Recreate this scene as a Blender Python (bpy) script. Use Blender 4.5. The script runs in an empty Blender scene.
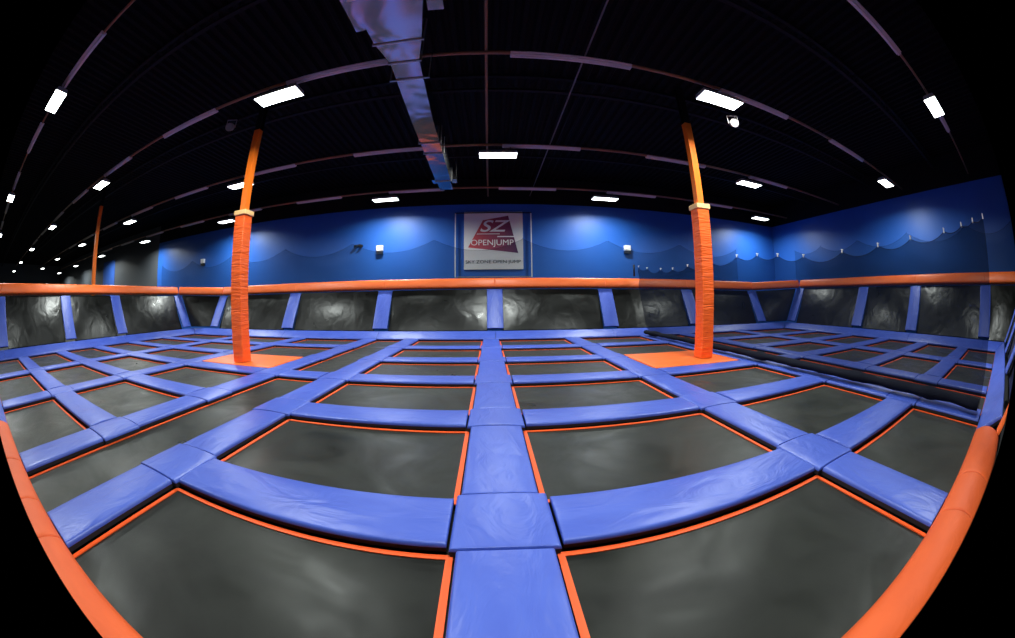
import bpy, bmesh, math, random
from mathutils import Vector, Matrix, noise
random.seed(7)
S = bpy.context.scene
C = S.collection

# ---------------------------------------------------------------- materials
def mat(name, col, rough=.5, metal=0., spec=.5):
    m = bpy.data.materials.new(name); m.use_nodes = True
    b = m.node_tree.nodes['Principled BSDF']
    b.inputs['Base Color'].default_value = (*col, 1); b.inputs['Roughness'].default_value = rough
    b.inputs['Metallic'].default_value = metal; b.inputs['Specular IOR Level'].default_value = spec
    return m
def nd(m, t, **kw):
    n = m.node_tree.nodes.new(t)
    for k, v in kw.items(): setattr(n, k, v)
    return n
def lk(m, a, b): m.node_tree.links.new(a, b)
def bsdf(m): return m.node_tree.nodes['Principled BSDF']
def coords(m, scale=(1, 1, 1), rand=True):
    tc = nd(m, 'ShaderNodeTexCoord'); mp = nd(m, 'ShaderNodeMapping')
    mp.inputs['Scale'].default_value = scale
    lk(m, tc.outputs['Object'], mp.inputs['Vector'])
    if rand:
        oi = nd(m, 'ShaderNodeObjectInfo'); ml = nd(m, 'ShaderNodeMath', operation='MULTIPLY'); ml.inputs[1].default_value = 37.
        lk(m, oi.outputs['Random'], ml.inputs[0]); lk(m, ml.outputs[0], mp.inputs['Location'])
    return mp.outputs['Vector']
def tex(m, vec, scale, detail=4., rough=.55, dist=0.):
    n = nd(m, 'ShaderNodeTexNoise'); n.inputs['Scale'].default_value = scale; n.inputs['Detail'].default_value = detail
    n.inputs['Roughness'].default_value = rough; n.inputs['Distortion'].default_value = dist
    lk(m, vec, n.inputs['Vector']); return n.outputs['Fac']
def ramp(m, fac, stops):
    r = nd(m, 'ShaderNodeValToRGB'); e = r.color_ramp.elements
    while len(e) < len(stops): e.new(.5)
    for i, (p, c) in enumerate(stops): e[i].position = p; e[i].color = (*c, 1)
    lk(m, fac, r.inputs['Fac']); return r.outputs['Color']
def bump(m, h, strength, dist):
    b = nd(m, 'ShaderNodeBump'); b.inputs['Strength'].default_value = strength; b.inputs['Distance'].default_value = dist
    lk(m, h, b.inputs['Height']); lk(m, b.outputs['Normal'], bsdf(m).inputs['Normal'])
def vinyl(name, c1, c2, rough=.38, wr=.6, stretch=(1., 2.2, 1.)):
    m = mat(name, c1, rough)
    v = coords(m, stretch)
    lk(m, ramp(m, tex(m, v, 1.6, 3), [(.3, c1), (.7, c2)]), bsdf(m).inputs['Base Color'])
    w = nd(m, 'ShaderNodeTexVoronoi', feature='DISTANCE_TO_EDGE'); w.inputs['Scale'].default_value = 2.2
    v2 = coords(m, (1.4, 1, 1))
    lk(m, v2, w.inputs['Vector'])
    n1 = tex(m, v, 1.8, 3, .5, 1.4)
    add = nd(m, 'ShaderNodeMath', operation='MULTIPLY_ADD'); add.inputs[1].default_value = .25
    lk(m, w.outputs['Distance'], add.inputs[0]); lk(m, n1, add.inputs[2])
    bump(m, add.outputs[0], wr, .05)
    return m
M = {}
M['blue'] = vinyl('blue_vinyl', (.043, .083, .44), (.059, .109, .50), .42, .32)
M['orange'] = vinyl('orange_vinyl', (.86, .135, .018), (.93, .17, .028), .42, .2)
M['roll'] = vinyl('orange_roll_vinyl', (.62, .077, .006), (.70, .095, .009), .6, .15)
M['wrap'] = vinyl('orange_wrap', (.93, .115, .008), (.96, .13, .012), .42, .3)
v = coords(M['wrap'], (1.2, 1.2, 9.), False)
bump(M['wrap'], tex(M['wrap'], v, 1.4, 2, .5, 1.), .5, .06)
M['webbing'] = mat('orange_webbing', (.9, .1, .012), .6)
M['low_side'] = mat('black_pad_low_side', (.006, .006, .01), .8)  # black for the lower sides and undersides of the pads
M['under'] = mat('dark_subfloor', (.006, .006, .007), .9)
def bedmat(name, lo, hi, r0, r1, sc):
    m = mat(name, lo, .45)
    v = coords(m, (1, 1, 1))
    n = tex(m, v, sc, 5, .6, .4)
    lk(m, ramp(m, n, [(.3, lo), (.75, hi)]), bsdf(m).inputs['Base Color'])
    mr = nd(m, 'ShaderNodeMapRange'); mr.inputs['From Min'].default_value = .3; mr.inputs['From Max'].default_value = .7
    mr.inputs['To Min'].default_value = r1; mr.inputs['To Max'].default_value = r0
    lk(m, tex(m, v, sc * 1.3, 4, .6, .8), mr.inputs['Value']); lk(m, mr.outputs[0], bsdf(m).inputs['Roughness'])
    wv = tex(m, coords(m, (60, 60, 60), False), 4., 1)
    bump(m, wv, .08, .01)
    return m
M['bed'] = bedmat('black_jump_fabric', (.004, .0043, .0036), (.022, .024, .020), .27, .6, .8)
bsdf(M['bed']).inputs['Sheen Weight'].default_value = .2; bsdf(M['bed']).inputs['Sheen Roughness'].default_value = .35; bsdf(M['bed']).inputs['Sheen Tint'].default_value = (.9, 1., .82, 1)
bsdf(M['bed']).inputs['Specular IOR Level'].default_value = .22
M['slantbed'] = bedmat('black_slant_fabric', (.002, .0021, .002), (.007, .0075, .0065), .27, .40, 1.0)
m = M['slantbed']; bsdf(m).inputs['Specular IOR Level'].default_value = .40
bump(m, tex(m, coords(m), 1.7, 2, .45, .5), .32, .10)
M['post'] = mat('orange_paint', (.85, .17, .012), .35)
M['collar'] = mat('cream_trim', (.9, .55, .22), .6)
M['wall'] = mat('blue_wall_paint', (.018, .115, .50), .45)
v = coords(M['wall'], (.25, .25, .25), False)
lk(M['wall'], ramp(M['wall'], tex(M['wall'], v, 1.2, 4), [(.3, (.012, .10, .46)), (.7, (.022, .13, .54))]), bsdf(M['wall']).inputs['Base Color'])
M['dark'] = mat('dark_wall_paint', (.06, .068, .08), .6)
M['patch'] = mat('blue_paint_patch', (.02, .08, .35), .6)
M['ceil'] = mat('black_ceiling_paint', (.0022, .002, .0021), .8, 0., .15)
M['steel'] = mat('black_steel', (.004, .004, .004), .7, 0., .2)
M['pipe'] = mat('rust_orange_pipe', (.30, .135, .055), .5)
M['greypipe'] = mat('grey_conduit', (.16, .14, .14), .5)
M['strip'] = mat('grey_white_enamel', (.72, .64, .58), .5)
M['housing'] = mat('light_housing', (.35, .35, .36), .5)
M['duct'] = mat('galvanised_metal', (.46, .46, .5), .16, 1.)
v = coords(M['duct'], (1, 1, 1), False)
bump(M['duct'], tex(M['duct'], v, .9, 2, .4, .6), .5, .12)
M['seam'] = mat('duct_flange_metal', (.5, .48, .45), .4, 1.)
M['white'] = mat('white_plastic', (.8, .8, .8), .5)
M['black'] = mat('black_plastic', (.012, .012, .014), .5)
M['signface'] = mat('white_sign_face', (.82, .83, .86), .5)
M['chrome'] = mat('brushed_metal', (.75, .77, .8), .3, 1.)
M['ink'] = mat('dark_green_lettering', (.05, .07, .065), .6)
M['signwhite'] = mat('white_lettering', (.9, .9, .92), .5)
m = M['logo'] = mat('maroon_purple_print', (.3, .03, .08), .5)
tc = nd(m, 'ShaderNodeTexCoord'); sx = nd(m, 'ShaderNodeSeparateXYZ'); lk(m, tc.outputs['Object'], sx.inputs[0])
mr = nd(m, 'ShaderNodeMapRange'); mr.inputs['From Min'].default_value = -1.05; mr.inputs['From Max'].default_value = 1.3
lk(m, sx.outputs['X'], mr.inputs['Value'])
lk(m, ramp(m, mr.outputs[0], [(0., (.62, .07, .09)), (.45, (.30, .03, .09)), (1., (.07, .015, .10))]), bsdf(m).inputs['Base Color'])
m = M['lamp'] = mat('lit_lamp_diffuser', (1, 1, 1), .5)
bsdf(m).inputs['Emission Color'].default_value = (.93, 1., .96, 1); bsdf(m).inputs['Emission Strength'].default_value = 10.
def netmat(name, col, cover):
    m = bpy.data.materials.new(name); m.use_nodes = True
    nt = m.node_tree; nt.nodes.clear()
    o = nt.nodes.new('ShaderNodeOutputMaterial'); d = nt.nodes.new('ShaderNodeBsdfDiffuse'); t = nt.nodes.new('ShaderNodeBsdfTransparent')
    x = nt.nodes.new('ShaderNodeMixShader'); x.inputs[0].default_value = cover
    d.inputs['Color'].default_value = (*col, 1)
    nt.links.new(t.outputs[0], x.inputs[1]); nt.links.new(d.outputs[0], x.inputs[2]); nt.links.new(x.outputs[0], o.inputs[0])
    return m
M['net'] = netmat('black_safety_mesh', (.004, .02, .06), .34)
M['divider'] = netmat('black_divider_mesh', (.003, .006, .02), .62)
M['hem'] = mat('black_net_hem', (.004, .005, .012), .8, 0., .1)

# ---------------------------------------------------------------- helpers
def link(name, me, m=None, parent=None):
    o = bpy.data.objects.new(name, me); C.objects.link(o)
    if m is not None and me is not None and not me.materials:
        for k in (m if isinstance(m, (list, tuple)) else [m]): me.materials.append(k)
    if parent: o.parent = parent
    return o
def tag(o, label, cat, group=None, kind=None):
    o['label'] = label; o['category'] = cat
    if group: o['group'] = group
    if kind: o['kind'] = kind
    return o
def empty(name, loc=(0, 0, 0), mw=None):
    o = bpy.data.objects.new(name, None); C.objects.link(o); o.empty_display_size = .1
    if mw is not None: o.matrix_world = mw
    else: o.location = loc
    return o
def structure(name, me, m):
    o = link(name, me, m); o['kind'] = 'structure'; return o
def mesh(vs, fs, smooth=False):
    me = bpy.data.meshes.new('m'); me.from_pydata([tuple(v) for v in vs], [], fs); me.update()
    if smooth:
        for p in me.polygons: p.use_smooth = True
    return me
def from_bm(bm, smooth=False):
    bmesh.ops.recalc_face_normals(bm, faces=bm.faces)
    me = bpy.data.meshes.new('m'); bm.to_mesh(me); bm.free()
    if smooth:
        for p in me.polygons: p.use_smooth = True
    return me
def add_box(bm, c, s, bev=0., rot=None):
    mm = Matrix.Translation(c) @ (rot.to_4x4() if rot else Matrix()) @ Matrix.Diagonal((*s, 1))
    r = bmesh.ops.create_cube(bm, size=1., matrix=mm)
    if bev:
        vs = set(r['verts']); es = [e for e in bm.edges if e.verts[0] in vs and e.verts[1] in vs]
        bmesh.ops.bevel(bm, geom=es, offset=bev, segments=2, affect='EDGES', profile=.5)
def add_cyl(bm, a, b, r, seg=12, r2=None):
    a, b = Vector(a), Vector(b); d = b - a
    q = Vector((0, 0, 1)).rotation_difference(d)
    bmesh.ops.create_cone(bm, cap_ends=True, segments=seg, radius1=r, radius2=r if r2 is None else r2, depth=d.length,
                          matrix=Matrix.Translation((a + b) / 2) @ q.to_matrix().to_4x4())
def add_prism(bm, loops):
    rings = [[bm.verts.new(p) for p in lp] for lp in loops]
    n = len(loops[0])
    for a, b in zip(rings, rings[1:]):
        for i in range(n): bm.faces.new((a[i], a[(i + 1) % n], b[(i + 1) % n], b[i]))
    bm.faces.new(rings[0]); bm.faces.new(rings[-1])
def box(c, s, bev=0.):
    bm = bmesh.new(); add_box(bm, c, s, bev); return from_bm(bm)

_pads = {}
def pad_mesh(L, W, T, crown=.013, er=.028, low_side=.45, mats=('blue', 'low_side'), lump=.004):
    """A stuffed vinyl pad: length on X, width on Y, crowned top at z = T, rounded edges, black low on the sides."""
    key = (round(L, 3), round(W, 3), T, crown, er, low_side, mats, lump)
    if key in _pads: return _pads[key]
    er_ = min(er, W * .3, L * .3)
    a = [0, .12, .3, .55, 1.]
    def axis(D, n):
        e = [er_ * t for t in a]
        mid = [er_ + (D - 2 * er_) * k / n for k in range(1, n)]
        return [-D / 2 + t for t in e] + [-D / 2 + t for t in mid] + [D / 2 - t for t in reversed(e)]
    nx = max(2, min(40, int(L / .12))); ny = max(4, min(10, int(W / .08)))
    X = axis(L, nx); Y = axis(W, ny)
    def drop(d): 
        t = max(0., 1 - d / er_); return er_ * (1 - math.sqrt(max(0., 1 - t * t)))
    vs, fs, mi = [], [], []
    sd = random.random() * 50
    for x in X:
        for y in Y:
            w = 2 * y / W
            dx, dy = L / 2 - abs(x), W / 2 - abs(y)
            z = T - crown * w * w - max(drop(dy), drop(dx) * .18)
            if min(dx, dy) > .02 and lump: z += lump * noise.noise(Vector((x * 3 + sd, y * 5, sd)))
            vs.append((x, y, z))
    NX, NY = len(X), len(Y)
    for i in range(NX - 1):
        for j in range(NY - 1):
            k = i * NY + j; fs.append((k, k + NY, k + NY + 1, k + 1)); mi.append(0)
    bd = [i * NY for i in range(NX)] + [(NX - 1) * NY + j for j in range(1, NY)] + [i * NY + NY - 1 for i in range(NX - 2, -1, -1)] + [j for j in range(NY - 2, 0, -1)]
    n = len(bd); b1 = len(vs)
    for k in bd: vs.append((vs[k][0], vs[k][1], min(T * low_side, vs[k][2] - .003)))
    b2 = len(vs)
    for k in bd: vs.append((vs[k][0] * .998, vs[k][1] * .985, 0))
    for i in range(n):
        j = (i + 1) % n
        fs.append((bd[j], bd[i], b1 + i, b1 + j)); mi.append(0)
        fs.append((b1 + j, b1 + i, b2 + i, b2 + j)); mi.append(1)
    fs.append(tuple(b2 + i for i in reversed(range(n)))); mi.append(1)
    me = mesh(vs, fs)
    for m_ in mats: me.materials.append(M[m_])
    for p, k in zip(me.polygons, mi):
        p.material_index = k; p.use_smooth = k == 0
    bm = bmesh.new(); bm.from_mesh(me); bmesh.ops.recalc_face_normals(bm, faces=bm.faces); bm.to_mesh(me); bm.free()
    _pads[key] = me
    return me
def mitred(me, L, k0, k1):
    """A copy of a pad mesh whose ends are cut on the slant (x grows with y by k at each end)."""
    me = me.copy()
    for v in me.vertices:
        k = k1 if v.co.x > 0 else -k0
        v.co.x += k * v.co.y * min(1, max(0, (abs(v.co.x) - L / 2 + .5) / .5))
    return me
def frame(origin, x, z):
    """Matrix with local X along x and local Z along z."""
    x = Vector(x).normalized(); z = Vector(z); z = (z - x * z.dot(x)).normalized(); y = z.cross(x)
    m = Matrix((x, y, z)).transposed().to_4x4(); m.translation = Vector(origin); return m

# ---------------------------------------------------------------- the court's grid (metres; pad tops at z = 0)
JW = .70; PW = .61                                         # pad width
PT = .080                                        # pad thickness
GAP = .02
COL = dict(L4=-12.0, L3=-8.28, L2=-4.9, L1=-3.14, CC=.045, R1=3.25, R2=6.5, R3=8.5, R4=11.9)
XL, XR, YB, YF = -15.95, 15.6, 13.85, .2         # inner edges of the court
ROW = [2.11, 4.45, 6.755, 9.09, 11.56]
DCC = [.022, .008, 0, -.012, -.02, -.025]         # the centre strip runs very slightly askew
BAYS = [('wall_l', XL, COL['L4']), ('b', COL['L4'], COL['L3']), ('c', COL['L3'], COL['L2']), ('lane_l', COL['L2'], COL['L1']),
        ('d', COL['L1'], COL['CC']), ('e', COL['CC'], COL['R1']), ('f', COL['R1'], COL['R2']), ('lane_r', COL['R2'], COL['R3']),
        ('g', COL['R3'], COL['R4']), ('wall_r', COL['R4'], XR)]
BN = dict(wall_l='in the file along the left wall', b='in the second file from the left wall', c='in the file left of the narrow left runway',
          lane_l='on the narrow left runway', d='just left of the centre strip', e='just right of the centre strip',
          f='just left of the divider net', lane_r='on the runway behind the divider net', g='in the middle file behind the divider net',
          wall_r='in the file along the right wall')
RN = ['first', 'second', 'third', 'fourth', 'fifth', 'sixth']
CN = dict(L4='outer left strip', L3='middle left strip', L2="left runway's outer strip", L1="left runway's inner strip", CC='centre strip',
          R1='right inner strip', R2='strip under the divider net', R3='first strip behind the divider net', R4='second strip behind the divider net')
def edge(x, side):                               # the pad edge that borders a bay at a strip or at the court's side
    return x + side * PW / 2 if x not in (XL, XR) else x
def row_on(bay, r):                              # is there a cross pad in this bay on this row?
    if bay in ('lane_l', 'lane_r'): return r == 2
    if bay in ('c', 'f') and r == 3: return False
    return True

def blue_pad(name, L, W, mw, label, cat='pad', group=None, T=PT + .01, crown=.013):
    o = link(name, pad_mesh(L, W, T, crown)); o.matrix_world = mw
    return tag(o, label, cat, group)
# cross pads
for key, xa, xb in BAYS:
    x0 = xa + JW / 2 + GAP if xa != XL else xa + GAP; x1 = xb - JW / 2 - GAP if xb != XR else xb - GAP
    for r, y in enumerate(ROW):
        if not row_on(key, r): continue
        a, b = x0 + (DCC[r] if key == 'e' else 0), x1 + (DCC[r] if key == 'd' else 0)
        blue_pad('frame_pad', b - a, PW, frame(((a + b) / 2, y, -PT), (1, 0, 0), (0, 0, 1)),
                 f'blue cross pad {BN[key]}, {RN[r]} row', 'pad', 'blue frame pads between trampolines')
# lengthwise pads and the patches where they cross
for key, x in COL.items():
    ks = list(COL); i = ks.index(key)
    rows = [r for r in range(5) if not (key == 'R2' and r == 3)]
    y0 = YF + .01
    for r in rows + [None]:
        y1 = ROW[r] - JW / 2 - GAP if r is not None else YB - .02
        dx = DCC[5 if r is None else r] if key == 'CC' else 0
        where = ('from the front edge' if r == 0 else 'reaching the back wall' if r is None
                 else f'before its {RN[r]} cross row')
        blue_pad('frame_pad', y1 - y0, PW, frame((x + dx, (y0 + y1) / 2, -PT), (0, 1, 0), (0, 0, 1)),
                 f'blue lengthwise pad of the {CN[key]}, {where}', 'pad', 'blue frame pads between trampolines')
        if r is not None:
            blue_pad('junction_pad', JW, JW, frame((x + dx, ROW[r], -PT), (0, 1, 0), (0, 0, 1)),
                     f'square blue pad where the {CN[key]} meets the {RN[r]} cross row', 'pad', 'square crossing pads', T=PT + .016, crown=.02)
            y0 = ROW[r] + JW / 2 + GAP

# trampolines
def trampoline(x0, x1, y0, y1, label):
    L, W = x1 - x0, y1 - y0
    e = empty('trampoline', ((x0 + x1) / 2, (y0 + y1) / 2, -.107))
    g = .022
    nx, ny = 10, 8
    vs, fs = [], []
    for i in range(nx + 1):
        for j in range(ny + 1):
            u, w = i / nx, j / ny
            sag = .02 * math.sin(math.pi * u) ** .7 * math.sin(math.pi * w) ** .7
            vs.append(((u - .5) * (L - 2 * g), (w - .5) * (W - 2 * g), .012 - sag * .8))
    for i in range(nx):
        for j in range(ny):
            k = i * (ny + 1) + j; fs.append((k, k + ny + 1, k + ny + 2, k + 1))
    b = link('jump_bed', mesh(vs, fs, True), M['bed'], e)
    bm = bmesh.new(); w = .045; a, c = L / 2 - g, W / 2 - g
    for sx, sy, cx, cy in ((2 * a, w, 0, c - w / 2), (2 * a, w, 0, -c + w / 2), (w, 2 * c - 2 * w, a - w / 2, 0), (w, 2 * c - 2 * w, -a + w / 2, 0)):
        add_box(bm, (cx, cy, .017), (sx, sy, .008))
    link('edge_webbing', from_bm(bm), M['webbing'], e)
    tag(e, label, 'trampoline', 'black trampolines of the court')
    return e
ISL = {'c': (8.9, -8.28), 'f': (9.15, 6.5)}
for key, xa, xb in BAYS:
    x0, x1 = edge(xa, 1), edge(xb, -1)
    y0 = YF - .07; k = 0; n = 0
    ends = [r for r in range(5) if row_on(key, r)] + [None]
    for r in ends:
        y1 = ROW[r] - PW / 2 if r is not None else YB
        if key in ISL and r == 4:
            y0 = ISL[key][0] + .03
        lane = 'long narrow' if key.startswith('lane') else 'black'
        trampoline(x0 + (DCC[n] if key == 'e' else 0), x1 + (DCC[n] if key == 'd' else 0), y0, y1, f'{lane} trampoline {BN[key]}, {RN[n]} from the front'
                   if not key.startswith('lane') else f'long narrow trampoline {BN[key]}, {"front" if n == 0 else "rear"} half')
        n += 1
        if r is not None: y0 = ROW[r] + PW / 2
# orange decks round the posts
for key, (ye, _) in ISL.items():
    xa, xb = [(a + JW / 2, b - JW / 2) for k, a, b in BAYS if k == key][0]
    y0 = ROW[2] + JW / 2 + GAP
    o = link('deck_pad', pad_mesh(xb - xa - 2 * GAP, ye - y0, .12, .0, .02, .3, ('orange', 'low_side')))
    o.location = ((xa + xb) / 2, (y0 + ye) / 2, -.12)
    tag(o, 'flat orange deck pad around the ' + ('left' if key == 'c' else 'right') + ' padded post', 'deck pad', 'orange deck pads')

# ---------------------------------------------------------------- padded posts
ZC = 7.7
def post(x, y, z0, label, wrap=True):
    e = empty('padded_post' if wrap else 'steel_post', (x, y, z0))
    h0 = ZC - z0; h = 6.4 - z0
    bm = bmesh.new(); add_box(bm, (0, .09, (h + h0) / 2), (.2, .02, h0 - h - .004)); add_box(bm, (0, -.09, (h + h0) / 2), (.2, .02, h0 - h - .004)); add_box(bm, (0, 0, (h + h0) / 2), (.02, .16, h0 - h - .004))
    link('unlit_head', from_bm(bm), M['steel'], e)  # post top coloured black to stand for the unlit stretch above the lamps
    bm = bmesh.new()
    add_box(bm, (0, .09, h / 2), (.2, .02, h)); add_box(bm, (0, -.09, h / 2), (.2, .02, h)); add_box(bm, (0, 0, h / 2), (.02, .16, h))
    add_box(bm, (.098, 0, h / 2), (.006, .16, h)); add_box(bm, (-.098, 0, h / 2), (.006, .16, h))
    link('steel_shaft', from_bm(bm), M['post'], e)
    if wrap:
        # stuffed wrap with creases
        w, zt = .19, 3.88 - z0
        nz = 60; ring = []
        for a in range(4):
            for t in (-.9, -.45, 0, .45, .9):
                p = Vector((w, t * w, 0)); p.rotate(Matrix.Rotation(a * math.pi / 2, 3, 'Z')); ring.append(p)
        vs, fs = [], []
        for k in range(nz + 1):
            z = .005 + (zt - .005) * k / nz
            low = max(0, 1 - z / 2.2)
            for p in ring:
                d = 1 + .02 * low * noise.noise(Vector((p.x * 3 + x, p.y * 3, z * 9))) * 2.2 + .012 * noise.noise(Vector((p.x, p.y + x, z * 1.3)))
                vs.append((p.x * d, p.y * d, z))
        n = len(ring)
        for k in range(nz):
            for i in range(n):
                j = (i + 1) % n; fs.append((k * n + i, k * n + j, k * n + n + j, k * n + n + i))
        fs.append(tuple(nz * n + i for i in range(n)))
        link('foam_wrap', mesh(vs, fs), M['wrap'], e)
        bm = bmesh.new(); add_box(bm, (0, 0, zt + .02), (.44, .44, .13), .015)
        link('trim_collar', from_bm(bm), M['collar'], e)
    return tag(e, label, 'post', 'orange posts')
post(-6.56, 7.55, .008, 'orange padded post on the orange deck left of the runway')
post(5.44, 7.85, .008, 'orange padded post on the orange deck beside the divider net')
post(-18.85, 7.8, -.16, 'bare orange steel post standing beyond the left wall rail', False)

# ---------------------------------------------------------------- slanted walls round the court
WALL = {'left': (lambda t, s, z: Vector((XL - s, t, z)), (0, 1, 0), (1, 0, 0)),
        'back': (lambda t, s, z: Vector((t, YB + s, z)), (1, 0, 0), (0, -1, 0)),
        'right': (lambda t, s, z: Vector((XR + s, t, z)), (0, 1, 0), (-1, 0, 0)),
        'front': (lambda t, s, z: Vector((t, YF - s, z)), (1, 0, 0), (0, 1, 0))}
S0, Z0, S1, Z1, RZ = .53, .31, 1.44, 2.03, dict(left=2.09, back=1.985, right=2.15, front=2.12)        # foot and head of the slanted trampolines, underside of the rail
def nrm(wk, ds, dz):                                   # normal of a strip that climbs (ds outward, dz up), facing the court
    inn = Vector(WALL[wk][2]); return inn * dz + Vector((0, 0, 1)) * ds
def base(wk, t0, t1, label, m0=0, m1=0):
    # m0, m1: 1 where that end is mitred into a corner (t0, t1 then give the inner edge's ends)
    f, tx, inn = WALL[wk]
    t0 -= .25 * m0; t1 += .25 * m1
    n = nrm(wk, .5, .28).normalized()
    c = f((t0 + t1) / 2, .25, .15) - n * .10
    mw = frame(c, tx, n); L = t1 - t0 - .012
    me = pad_mesh(L, .57, .10, .012)
    if m0 or m1:
        o_ = -1 if mw.to_3x3().col[1].dot(Vector(inn)) > 0 else 1    # local y runs outward (1) or inward (-1)
        me = mitred(me, L, .86 * o_ * m0, .86 * o_ * m1)
    o = link('base_pad', me); o.matrix_world = mw
    tag(o, label, 'pad', 'blue base pads of the slanted walls')
def slant_pad(wk, t, label, width=.66):
    f, tx, inn = WALL[wk]
    a, b = f(t, .49, .385), f(t, S1, RZ[wk] - .02)
    d = b - a; n = nrm(wk, S1 - S0, Z1 - Z0).normalized()
    o = link('slanted_pad', pad_mesh(d.length, width, .10, .02)); o.matrix_world = frame((a + b) / 2 - n * .1, d, n)
    tag(o, label, 'pad', 'blue slanted wall pads')
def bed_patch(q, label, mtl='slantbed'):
    """Four corners: foot a, foot b, head b, head a."""
    c = sum(q, Vector()) / 4
    e = empty('slanted_trampoline', tuple((q[0] + q[1]) / 2)); o0 = Vector(e.location)
    n = (q[1] - q[0]).cross(q[3] - q[0]).normalized()
    nx, ny = 14, 12; vs, fs = [], []
    for k in range(2):
        for i in range(nx + 1):
            for j in range(ny + 1):
                u, w = i / nx, j / ny
                p = q[0] * (1 - u) * (1 - w) + q[1] * u * (1 - w) + q[2] * u * w + q[3] * (1 - u) * w
                vs.append(p - o0 + n * (.075 * math.sin(math.pi * u) ** .6 * math.sin(math.pi * w) - k * .012))
        off = k * (nx + 1) * (ny + 1)
        for i in range(nx):
            for j in range(ny):
                a = off + i * (ny + 1) + j; fs.append((a, a + ny + 1, a + ny + 2, a + 1))
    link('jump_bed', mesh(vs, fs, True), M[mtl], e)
    fr = bmesh.new()
    for a, b in ((0, 1), (1, 2), (2, 3), (3, 0)):
        add_cyl(fr, q[a] - o0 - n * .06, q[b] - o0 - n * .06, .025, 8)
    link('steel_frame', from_bm(fr, True), M['steel'], e)
    tag(e, label, 'trampoline', 'slanted wall trampolines')
def slant_bed(wk, t0, t1, label):
    f, tx, inn = WALL[wk]; n = nrm(wk, S1 - S0, Z1 - Z0).normalized() * .09; hz = RZ[wk] + .033
    w = .34
    q = [f(t0 + w, S0 + .04, Z0 + .02) - n, f(t1 - w, S0 + .04, Z0 + .02) - n, f(t1 - w, S1, hz) - n, f(t0 + w, S1, hz) - n]
    if Vector((q[1] - q[0]).cross(q[3] - q[0])).dot(n) < 0: q = [q[1], q[0], q[3], q[2]]
    bed_patch(q, label)
def rail(a, b, label, trim=.003):
    a, b = Vector(a), Vector(b); d = (b - a); L = d.length - 2 * trim; up = Vector((0, 0, 1))
    inn = Vector((-d.y, d.x, 0)).normalized()
    if inn.dot(Vector((0, 6, 0)) - (a + b) / 2) < 0: inn = -inn
    back = inn * .30; inn = (inn + up * .32).normalized()
    # front face points into the court: local Z = inward, local Y = up
    H = .42 if abs(d.x) > 4 else .40; me = pad_mesh(L, H, .27, .02, .06, .1, ('orange', 'low_side'))
    o = link('rail_pad', me); o.matrix_world = frame((a + b) / 2 + Vector((0, 0, H / 2 * .955 + .006)) - back, d, inn)
    tag(o, label, 'pad', 'orange rail pads on the slanted walls')
PADS = {'left': [1.0, 5.32, 8.75], 'back': [-9.38, -4.62, .2, 5.1, 9.45], 'right': [1.0, 5.42, 8.9]}
NUM = ['first', 'second', 'third', 'fourth', 'fifth', 'sixth', 'seventh', 'eighth']
CL, CR = (-14.65, 13.7), (14.1, 13.8)             # where the corners begin: (x on the back wall, y on the side wall)
allp = {'left': PADS['left'] + [CL[1]], 'back': [CL[0]] + PADS['back'] + [CR[0]], 'right': PADS['right'] + [CR[1]]}
REF = {'left': 'on the left wall, {} from the front corner', 'back': 'on the back wall, {} from its left corner', 'right': 'on the right wall, {} from the front corner'}
for wk, ts in allp.items():
    for i, t in enumerate(ts):
        slant_pad(wk, t, 'blue slanted pad ' + REF[wk].format(NUM[i]))
    f = WALL[wk][0]
    for i, (a, b) in enumerate(zip(ts, ts[1:])):
        slant_bed(wk, a, b, 'black slanted trampoline ' + REF[wk].format(NUM[i]))
        rail(f(a, S1 - .06, RZ[wk]), f(b, S1 - .06, RZ[wk]), 'orange rail pad ' + REF[wk].format(NUM[i]))
        lo, hi = a, b
        last = i == len(ts) - 2
        if wk == 'back':
            lo = XL if i == 0 else a; hi = XR if last else b
            base(wk, lo, hi, 'blue sloping base pad ' + REF[wk].format(NUM[i]), int(i == 0), int(last))
        else:
            hi = YB if last else b
            base(wk, lo, hi, 'blue sloping base pad ' + REF[wk].format(NUM[i]), 0, int(last))
# front ends of the side walls
for wk, sg in (('left', -1), ('right', 1)):
    f = WALL[wk][0]
    base(wk, YF, 1.0, f'blue sloping base pad at the front end of the {wk} wall', 1, 0)
    rail(f(-1.2, S1 - .06, RZ[wk]), f(1.0, S1 - .06, RZ[wk]), f'orange rail pad at the front end of the {wk} wall')
    slant_bed(wk, -1.3, 1.0, f'black slanted trampoline at the front end of the {wk} wall')
# corners at the back
for (cx, cy), sx, nm in ((CL, XL, 'left'), (CR, XR, 'right')):
    sg = -1 if sx < 0 else 1
    fa, fb = Vector((sx + sg * S0, cy + .36, Z0 + .11)), Vector((cx + sg * .36, YB + S0, Z0 + .11))
    ha, hb = Vector((sx + sg * S1, cy + .36, RZ[nm] + .02)), Vector((cx + sg * .36, YB + S1, RZ['back'] + .02))
    off = Vector((sg * .06, .06, -.04))
    q = [p + off for p in ((fa, fb, hb, ha) if sg < 0 else (fb, fa, ha, hb))]
    bed_patch(q, f'black slanted trampoline filling the back {nm} corner')
    rail((sx + sg * (S1 - .06), cy, RZ[nm]), (cx, YB + S1 - .06, RZ['back']), f'orange rail pad across the back {nm} corner')
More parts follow.
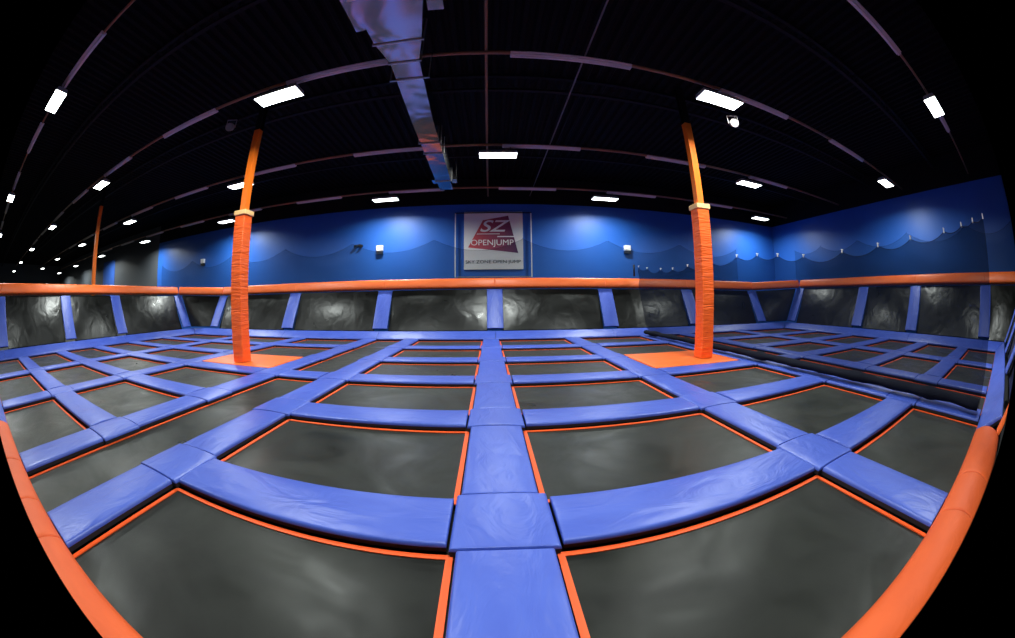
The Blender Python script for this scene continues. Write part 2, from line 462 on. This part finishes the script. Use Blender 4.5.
# front walls either side of the open edge
FX = {'left': (-6.6, XL, [-8.3, -12.0, -15.3]), 'right': (5.55, XR, [8.5, 12.0, 15.0])}
for sd, (xa, xb, ts) in FX.items():
    sg = -1 if sd == 'left' else 1
    f = WALL['front'][0]
    edges = [xa + sg * .1] + ts
    lo = sorted((xa, xb))
    base('front', lo[0], lo[1], f'long blue sloping base pad of the front wall on the {sd}', int(sg < 0), int(sg > 0))
    for i, t in enumerate(ts):
        slant_pad('front', t, f'blue slanted pad on the {sd} front wall, {NUM[i]} from the open edge')
    for i, (a, b) in enumerate(zip(edges, ts)):
        a, b = sorted((a, b))
        slant_bed('front', a, b, f'black slanted trampoline on the {sd} front wall, {NUM[i]} from the open edge')
        rail(f(a, S1 - .06, RZ['front']), f(b, S1 - .06, RZ['front']), f'orange rail pad on the {sd} front wall, {NUM[i]} from the open edge')
    x = xa - sg * .12
    a, b = Vector((x, -.25, .12)), Vector((x, -1.1, 2.1)); d = b - a
    n = Vector((0, d.z, -d.y)).normalized()
    o = link('end_pad', pad_mesh(d.length, .2, .10, .02, .035, .2, ('orange', 'low_side'))); o.matrix_world = frame((a + b) / 2 - n * .1, d, n)
    tag(o, f'narrow orange pad sloping up the end of the {sd} front wall', 'pad', 'orange end pads of the front walls')
# the orange roll along the open front edge
segs = [-6.45, -4.66, -3.55, -2.83, 3.03, 3.83, 5.42]
names = ['beyond the left runway', 'across the left runway', "at the left runway's inner strip", 'under the viewpoint', 'at the right inner strip', 'in front of the divider net']
for a, b, nm in zip(segs, segs[1:], names):
    o = link('edge_roll', pad_mesh(b - a - .024, .56, .225, .09, .07, .2, ('roll', 'roll'))); o.matrix_world = frame(((a + b) / 2, YF - .28, -.075), (1, 0, 0), (0, 0, 1))
    tag(o, f'thick rounded orange edge pad {nm} on the front edge', 'pad', 'orange edge rolls along the front')

# ---------------------------------------------------------------- nets
def sag_top(ps, n=10, sag=.5):
    out = []
    for (t0, z0), (t1, z1) in zip(ps, ps[1:]):
        s = min(sag, abs(t1 - t0) * .13)
        for k in range(n):
            u = k / n; out.append((t0 + (t1 - t0) * u, z0 + (z1 - z0) * u - s * 4 * u * (1 - u) * (1 if s else 0)))
    out.append(ps[-1]); return out
def net(name, f, ps, zb, m, label, cat, hookz=0., sag=.5, wave=.03, thick=.010):
    top = sag_top(ps, 10, sag)
    e = empty(name, tuple(f(ps[len(ps) // 2][0], 0, .03 if callable(zb) else zb)))
    o0 = Vector(e.location); nz = 8; vs, fs = [], []
    for t, zt in top:
        zl = zb(t) if callable(zb) else zb
        for k in range(nz + 1):
            z = zl + (zt - zl) * k / nz
            vs.append(f(t, wave * math.sin(t * 1.7) * (1 - k / nz) + wave * .6 * math.sin(t * 4.1 + k), z) - o0)
    for i in range(len(top) - 1):
        for k in range(nz):
            a = i * (nz + 1) + k; fs.append((a, a + nz + 1, a + nz + 2, a + 1))
    link('mesh_panel', mesh(vs, fs, True), m, e)
    bm = bmesh.new()
    for (t0, z0), (t1, z1) in zip(top, top[1:]): add_cyl(bm, f(t0, wave * .3, z0) - o0, f(t1, wave * .3, z1) - o0, thick * .5, 6)
    link('top_rope', from_bm(bm, True), M['hem'], e)
    for t, z in ps:
        bm = bmesh.new(); add_cyl(bm, f(t, 0, z - .02) - o0, f(t, 0, z + .05) - o0, .016, 8); add_cyl(bm, f(t, -.03, z + .045) - o0, f(t, .05, z + .045) - o0, .012, 8)
        link('hanging_hook', from_bm(bm), M['white'] if hookz else M['wall'], e)
    tag(e, label, cat, 'safety nets'); return e
fb = lambda t, s, z: Vector((t, 16.5 + s, z))
fr = lambda t, s, z: Vector((17.75 - s, t, z))
net('safety_net', fb, [(-2.6 + 4.15 * k, 4.35) for k in range(-5, 5)], 1.9, M['net'], 'dark scalloped safety net hanging before the blue back wall', 'net', sag=.55)
net('safety_net', fr, [(-1.2, 4.45), (2.0, 4.45), (6.0, 4.45), (9.5, 4.45), (12.4, 4.4), (14.7, 4.4)], 1.9, M['net'], 'dark scalloped safety net hanging before the blue right wall', 'net', sag=.6)
fd = lambda t, s, z: Vector((6.62 + s, t, z))
dn = net('divider_net', fd, [(.28, 2.68), (.55, 2.64), (.85, 2.6), (1.3, 2.55), (2.15, 2.5), (3.0, 2.45), (4.0, 2.42), (5.2, 2.42), (6.1, 2.52), (6.9, 2.6), (7.8, 2.66), (9.2, 2.64),
                        (10.6, 2.62), (11.7, 2.6), (12.7, 2.66), (14.0, 2.8), (14.92, 2.95)], lambda t: .03 + max(0, t - 13.6) * .75 + max(0, t - 14.2) * 1.45, M['divider'],
         'black divider net standing lengthwise between main and right courts', 'net', hookz=1, sag=.18, wave=.035)
o0 = Vector(dn.location); vs, fs = [], []
N = 150
for i in range(N + 1):
    t = .3 + (13.4) * i / N
    r = .085 + .04 * noise.noise(Vector((t * 1.6, 3, 1))); cx = -.2 + .2 * noise.noise(Vector((t * 1.1, 9, 2)))
    for k in range(8):
        a = k * math.pi / 4
        vs.append(fd(t, cx + r * 1.7 * math.cos(a), .15 + r * math.sin(a) + .02 * noise.noise(Vector((t * 3, k, 0)))) - o0)
for i in range(N):
    for k in range(8):
        a = i * 8 + k; b = i * 8 + (k + 1) % 8; fs.append((a, b, b + 8, a + 8))
link('bunched_hem', mesh(vs, fs, True), M['hem'], dn)
bm = bmesh.new(); add_cyl(bm, Vector((6.62, 15.45, RZ['back'] + .58)) - o0, Vector((6.62, 15.45, 3.1)) - o0, .04, 10)
link('end_post', from_bm(bm, True), M['steel'], dn)

# ---------------------------------------------------------------- sign on the back wall
YW = 17.5
sg = empty('wall_sign', (.19, YW - .02, 3.0))
bm = bmesh.new(); add_box(bm, (0, -.03, 1.45), (2.9, .05, 2.9), .008); link('sign_board', from_bm(bm), M['signface'], sg)
def sp(px, py): return ((px - 152) * .00609 - 1.45, 2.9 - (py - 55) * .00634)
bm = bmesh.new(); c = [sp(305, 125), sp(510, 88), sp(588, 385), sp(185, 340)]
add_prism(bm, [[(x, -.060, z) for x, z in c], [(x, -.068, z) for x, z in c]])
link('logo_panel', from_bm(bm), M['logo'], sg)
def text(s, w, h, x, z, m, parent, name, y=-.072, shear=0., extrude=.004, bold=0.):
    cu = bpy.data.curves.new('t', 'FONT'); cu.body = s; cu.align_x = 'CENTER'; cu.extrude = extrude; cu.offset = bold; cu.shear = shear
    t = bpy.data.objects.new('t', cu); C.objects.link(t)
    dg = bpy.context.evaluated_depsgraph_get(); me = bpy.data.meshes.new_from_object(t.evaluated_get(dg))
    C.objects.unlink(t); bpy.data.objects.remove(t)
    xs = [v.co.x for v in me.vertices]; ys = [v.co.y for v in me.vertices]
    ax, bx, ay, by = min(xs), max(xs), min(ys), max(ys)
    for v in me.vertices:
        v.co = (x + ((v.co.x - ax) / (bx - ax) - .5) * w, y - v.co.z, z + ((v.co.y - ay) / (by - ay) - .5) * h)
    me.materials.clear()
    return link(name, me, m, parent)
def stext(s, a, b, c_, d, m, name, **k):
    (x0, z0), (x1, z1) = sp(a, c_), sp(b, d)
    return text(s, x1 - x0, z0 - z1, (x0 + x1) / 2, (z0 + z1) / 2, m, sg, name, **k)
stext('SZ', 282, 528, 124, 218, M['signwhite'], 'lettering', shear=.35, bold=.012)
stext('OPENJUMP', 208, 552, 280, 338, M['signwhite'], 'lettering', bold=0)
stext('SKY ZONE OPEN JUMP', 165, 607, 440, 472, M['ink'], 'lettering', y=-.062, bold=0)
bm = bmesh.new()
for a, b, yy, hh in ((255, 440, 232, 5), (420, 560, 252, 8)):
    (x0, z0), (x1, z1) = sp(a, yy), sp(b, yy + hh); add_box(bm, ((x0 + x1) / 2, -.07, (z0 + z1) / 2), (x1 - x0, .004, z0 - z1))
link('white_rule', from_bm(bm), M['signwhite'], sg)
tag(sg, 'square white sign with slanted maroon and purple logo on the blue wall', 'sign')
fe = empty('display_frame', (.18, YW - .12, 2.62))
bm = bmesh.new(); add_box(bm, (-1.87, 0, 1.6), (.05, .05, 3.2)); link('upright', from_bm(bm), M['white'], fe)
bm = bmesh.new(); add_box(bm, (1.87, 0, 1.6), (.05, .05, 3.2)); link('upright', from_bm(bm), M['white'], fe)
bm = bmesh.new(); add_box(bm, (0, 0, .02), (3.69, .04, .04)); link('lower_rail', from_bm(bm), M['seam'], fe)
bm = bmesh.new(); add_box(bm, (0, 0, 3.22), (3.79, .04, .04)); link('upper_rail', from_bm(bm), M['steel'], fe)
for s_ in (-1, 1):
    bm = bmesh.new(); add_box(bm, (s_ * 1.87, .06, 2.2), (.04, .08, .04)); link('wall_bracket', from_bm(bm), M['steel'], fe)
tag(fe, 'thin metal frame with bright uprights around the white sign', 'frame')
# wall boxes
def wall_box(x, z, label, s=.36):
    e = empty('emergency_light', (x, YW - .001, z))
    bm = bmesh.new(); add_box(bm, (0, -.11, .06), (s, .2, s * .8), .03); link('lamp_housing', from_bm(bm), M['white'], e)
    bm = bmesh.new(); add_box(bm, (0, -.10, -s * .8 / 2 - .02), (s * .96, .19, .14), .01); link('dark_base', from_bm(bm), M['black'], e)
    bm = bmesh.new(); add_box(bm, (0, -.005, 0), (.2, .01, .2)); link('wall_mount', from_bm(bm), M['steel'], e)
    tag(e, label, 'wall light', 'white wall boxes')
wall_box(-5.57, 4.13, 'small white box on the blue wall left of the sign')
wall_box(7.1, 4.10, 'small white box on the blue wall right of the sign')
wall_box(-18.98, 4.33, 'small white box on the blue wall left of the padded post')
e = empty('wall_camera', (-6.75, YW, 4.42))
bm = bmesh.new(); add_box(bm, (0, -.03, 0), (.12, .06, .12), .01); link('mount_plate', from_bm(bm), M['black'], e)
bm = bmesh.new()
for s_ in (-.14, .14): add_cyl(bm, (s_, -.06, -.04), (s_ * 1.2, -.26, -.08), .075, 12)
add_box(bm, (0, -.08, 0), (.3, .04, .06)); link('twin_heads', from_bm(bm), M['black'], e)
tag(e, 'tiny dark twin-headed fitting on the blue wall near a white box', 'fitting')

# ---------------------------------------------------------------- room shell
structure('floor', box((-21, 5, -.26), (82, 27, .2)), M['under'])
structure('wall_back', box((-3.35, YW + .1, 3.08), (44.3, .2, 6.48)), M['wall'])
structure('wall_back_shade', box((-3.35, YW + .1, 7.02), (44.3, .2, 1.36)), M['steel'])  # upper back wall made black, imitating its fade into shade above the lamps
structure('wall_right_shade', box((18.7, 5, 7.02), (.2, 25, 1.36)), M['steel'])  # same painted-in darkness along the top of the right wall
structure('wall_rear_annex', box((-43.75, YW + .15, 3.77), (36.5, .2, 7.86)), M['dark'])
structure('wall_right', box((18.7, 5, 3.08), (.2, 25, 6.48)), M['wall'])
structure('wall_left', box((-62, 5, 3.77), (.2, 27, 7.86)), M['dark'])
structure('wall_front', box((-21.6, -7.6, 3.77), (80.6, .2, 7.86)), M['dark'])
o = structure('trim_1', box((-37., YW + .03, 4.3), (3.6, .03, 3.4)), M['patch'])
# corrugated deck
vs, fs = [], []; x = -62.; prof = [(0, 0), (.1, 0), (.16, .09), (.26, .09), (.32, 0)]
xs = []
while x < 18.8:
    for dx, dz in prof[:-1]: xs.append((x + dx, ZC + .05 + dz))
    x += .32
for y in (-7.6, 17.7):
    for px, pz in xs: vs.append((px, y, pz))
n = len(xs)
for i in range(n - 1): fs.append((i, i + 1, n + i + 1, n + i))
structure('ceiling', mesh(vs, fs), M['ceil'])
# joists across the hall
for k, y in enumerate((-1.5, 3.5, 8.4, 13.3)):
    bm = bmesh.new(); L = 80.
    add_box(bm, (-21.5, y, ZC), (L, .12, .06)); add_box(bm, (-21.5, y, ZC - .5), (L, .12, .06))
    x = -61.; a = 0
    while x < 18: 
        add_cyl(bm, (x, y, ZC - (.5 if a else 0)), (x + .6, y, ZC - (0 if a else .5)), .014, 5); x += .6; a = 1 - a
    o = structure('ceiling_joist', from_bm(bm), M['steel'])

# ---------------------------------------------------------------- ceiling equipment
LZ = 6.2
LAMP_W, SPREAD = 300., 161.
ROWY = [1.1, 5.95, 10.9, 15.6]
def row_txt(r): return ['row above the front edge', 'row above the padded posts', 'third row from the front', 'row next to the back wall'][r]
for r, y in enumerate(ROWY):
    o = link('ceiling_pipe', None); C.objects.unlink(o); bpy.data.objects.remove(o)
    bm = bmesh.new(); add_cyl(bm, (-55, 0, 0), (18.4, 0, 0), .045, 10)
    o = link('ceiling_pipe', from_bm(bm, True), M['pipe']); o.location = (0, y + .05, 6.62)
    tag(o, f'rust-orange pipe running crosswise under the dark ceiling, {row_txt(r)}', 'pipe', 'crosswise ceiling pipes')
hm = None
def lamp(x, y, label):
    e = empty('ceiling_light', (x, y, LZ))
    if not hasattr(lamp, 'h'):
        bm = bmesh.new(); add_prism(bm, [[(-.62, -.24, .0), (.62, -.24, .0), (.62, .24, .0), (-.62, .24, .0)], [(-.60, -.2, .10), (.60, -.2, .10), (.60, .2, .10), (-.60, .2, .10)],
                                         [(-.5, -.1, .16), (.5, -.1, .16), (.5, .1, .16), (-.5, .1, .16)]])
        lamp.h = from_bm(bm); bm = bmesh.new()
        add_prism(bm, [[(-.59, -.22, -.008), (.59, -.22, -.008), (.59, .22, -.008), (-.59, .22, -.008)], [(-.6, -.23, -.002), (.6, -.23, -.002), (.6, .23, -.002), (-.6, .23, -.002)]])
        lamp.d = from_bm(bm); lamp.s = []
        for s_ in (-.4, .4): bm = bmesh.new(); add_cyl(bm, (s_, 0, .15), (s_, .05, .39), .012, 6); lamp.s.append(from_bm(bm))
    link('lamp_housing', lamp.h, M['housing'], e); link('diffuser', lamp.d, M['lamp'], e); [link('hanger', k, M['steel'], e) for k in lamp.s]
    if not hasattr(lamp, 'l'):
        lamp.l = bpy.data.lights.new('lamp_light', 'AREA'); lamp.l.shape = 'RECTANGLE'; lamp.l.size = 1.18; lamp.l.size_y = .44
        lamp.l.energy = LAMP_W; lamp.l.spread = math.radians(SPREAD); lamp.l.color = (.93, 1., .96)
    l = bpy.data.objects.new('lamp_light', lamp.l); C.objects.link(l); l.parent = e; l.location = (0, 0, -.02)
    tag(e, label, 'ceiling light', 'lit ceiling lights')
def strip(x, y, label):
    e = empty('strip_light', (x, y, 6.55))
    if not hasattr(strip, 'b'):
        bm = bmesh.new(); add_box(bm, (0, 0, 0), (2.62, .13, .05)); add_box(bm, (0, 0, .03), (2.62, .2, .03)); strip.b = from_bm(bm); bm = bmesh.new()
        add_cyl(bm, (-1.28, 0, -.04), (1.28, 0, -.04), .018, 8)
        strip.t = from_bm(bm, True); bm = bmesh.new(); add_box(bm, (0, 0, .05), (.1, .1, .03)); strip.c = from_bm(bm)
    link('batten', strip.b, M['strip'], e); link('tube', strip.t, M['strip'], e); link('hanging_clip', strip.c, M['steel'], e)
    tag(e, label, 'strip light', 'unlit strip lights')
ORD = ['first', 'second', 'third', 'fourth', 'fifth', 'sixth', 'seventh', 'eighth', 'ninth', 'tenth', 'eleventh', 'twelfth', 'thirteenth', 'fourteenth', 'fifteenth', 'sixteenth']
for r, y in enumerate(ROWY):
    cnt = 0; cs = 0
    for k in range(3, -12, -1):
        x = .28 + 5.1 * k
        if x < 18 and (k + r) % 2 == 0:
            lamp(x, y, f'lit white rectangular ceiling light, {row_txt(r)}, {ORD[cnt]} from the right wall'); cnt += 1
        if k > -8 and x + 3 < 18.:
            strip(x + .12 + 1.33, y + .05, f'unlit grey strip light, {row_txt(r)}, {ORD[cs]} from the right wall'); cs += 1
for x, m, r, z, lab in ((-.08, 'pipe', .035, 6.72, 'thin rust-brown pipe running lengthwise above the centre strip'), (2.03, 'greypipe', .02, 6.75, 'thin grey conduit running lengthwise right of the brown pipe')):
    bm = bmesh.new(); add_cyl(bm, (0, -6, 0), (0, 17.4, 0), r, 8); o = link('ceiling_conduit', from_bm(bm, True), M[m]); o.location = (x, 0, z); tag(o, lab, 'pipe')
# ventilation duct
de = empty('ventilation_duct', (-1.45, 0, 5.5))
def sect(y, xl, xr, z0, z1): return [(xl, y, z0), (xr, y, z0), (xr, y, z1), (xl, y, z1)]
def duct(name, secs, m='duct'):
    bm = bmesh.new(); add_prism(bm, secs); return link(name, from_bm(bm), M[m], de)
duct('plenum', [sect(-1., -.42, .62, 0, .75), sect(3.3, -.40, .56, 0, .75), sect(4.22, -.34, .41, 0, .6)])
duct('reducer', [sect(4.222, -.34, .41, 0, .6), sect(4.80, -.22, .28, 0, .5)])
duct('trunk', [sect(4.802, -.22, .28, 0, .5), sect(7.1, -.28, .20, 0, .5), sect(11.4, -.34, .16, 0, .5)])
duct('outlet', [sect(11.402, -.32, .14, .03, .47), sect(12.4, -.32, .14, .0, .42)])
duct('side_diffuser', [sect(11.5, .165, .34, .08, .4), sect(11.9, .165, .34, .08, .4)])
duct('side_diffuser', [sect(11.5, -.50, -.345, .08, .4), sect(11.9, -.50, -.345, .08, .4)])
duct('side_box', [sect(-.5, .64, .84, .1, .7), sect(3.65, .575, .80, .1, .7)])
duct('side_box', [sect(-.5, -.66, -.44, .1, .7), sect(3.9, -.58, -.42, .1, .7)])
for y, xl, xr in ((3.05, -.42, .60), (4.22, -.36, .43), (4.8, -.24, .30), (5.35, -.34, .36), (8.3, -.33, .22), (9.0, -.32, .21), (11.4, -.36, .18)):
    bm = bmesh.new(); add_box(bm, ((xl + xr) / 2, y, -.012), (xr - xl, .035, .02))
    for xx in (xl - .01, xr + .01): add_box(bm, (xx, y, .24), (.02, .035, .52))
    link('flange', from_bm(bm), M['seam'], de)
for y in (1., 5.35, 8.3, 11.0):
    for xx in (-.36, .38):
        bm = bmesh.new(); add_cyl(bm, (xx, y, .0), (xx, y, 2.2), .008, 5); link('hanger_rod', from_bm(bm), M['steel'], de)
tag(de, 'galvanised metal ventilation duct hanging under the ceiling, narrowing towards the back', 'duct')
# small stage lights near the posts
def spot(x, y, z, yaw, label):
    e = empty('stage_spotlight', (x, y, z)); e.rotation_euler = (0, 0, yaw); e.scale = (.75, .75, .75)
    bm = bmesh.new(); add_cyl(bm, (0, .16, .05), (0, -.2, -.12), .13, 16, .15); add_box(bm, (0, .16, .05), (.2, .12, .2), .03); link('lamp_can', from_bm(bm), M['greypipe'], e)
    bm = bmesh.new(); add_box(bm, (-.19, 0, .1), (.02, .06, .3)); add_box(bm, (.19, 0, .1), (.02, .06, .3)); add_box(bm, (0, 0, .26), (.4, .06, .02)); link('yoke', from_bm(bm), M['greypipe'], e)
    bm = bmesh.new(); add_cyl(bm, (0, 0, .26), (0, 0, (6.9 - z) / .75), .02, 8); link('hanging_stem', from_bm(bm), M['steel'], e)
    tag(e, label, 'spotlight', 'small hanging spotlights')
spot(-6.72, 6.4, 6.1, .5, 'small grey hanging spotlight above the left padded post')
spot(6.05, 6.4, 5.95, -.5, 'small grey hanging spotlight above the right padded post')

# ---------------------------------------------------------------- camera: equisolid fisheye
W_, H_ = 1015., 638.
cx, cy, f_, pitch, yaw, roll = 501.59, 308.67, 358.82, -.0239, -.0319, .0091
cd = bpy.data.cameras.new('camera'); cam = bpy.data.objects.new('camera', cd); C.objects.link(cam)
cd.type = 'PANO'; cd.sensor_fit = 'HORIZONTAL'; cd.sensor_width = 36.
tgt = cd.cycles if hasattr(cd, 'cycles') and hasattr(cd.cycles, 'panorama_type') else cd
tgt.panorama_type = 'FISHEYE_EQUISOLID'; tgt.fisheye_lens = f_ * 36. / W_; tgt.fisheye_fov = 4 * math.asin(517. / (2 * f_))
cd.shift_x = (W_ / 2 - cx) / W_; cd.shift_y = -(H_ / 2 - cy) / H_
cd.clip_start = .05; cd.clip_end = 300
Ry = Matrix.Rotation(yaw, 3, 'Z'); Rp = Matrix.Rotation(pitch, 3, 'X'); Rr = Matrix.Rotation(roll, 3, 'Y')
R_ = Ry @ Rp @ Rr
mw = Matrix((R_.col[0], R_.col[2], -R_.col[1])).transposed().to_4x4(); mw.translation = (0, 0, 1.5)
cam.matrix_world = mw
S.camera = cam
# ---------------------------------------------------------------- world and colour
w = bpy.data.worlds.new('world'); S.world = w; w.use_nodes = True
w.node_tree.nodes['Background'].inputs[0].default_value = (0, 0, 0, 1)
S.view_settings.view_transform = 'Standard'; S.view_settings.look = 'None'; S.view_settings.gamma = 1; S.view_settings.use_curve_mapping = False
S.view_settings.exposure = 0.
S.cycles.use_denoising = True
S.cycles.max_bounces = 10; S.cycles.transparent_max_bounces = 16; S.cycles.sample_clamp_indirect = 6.
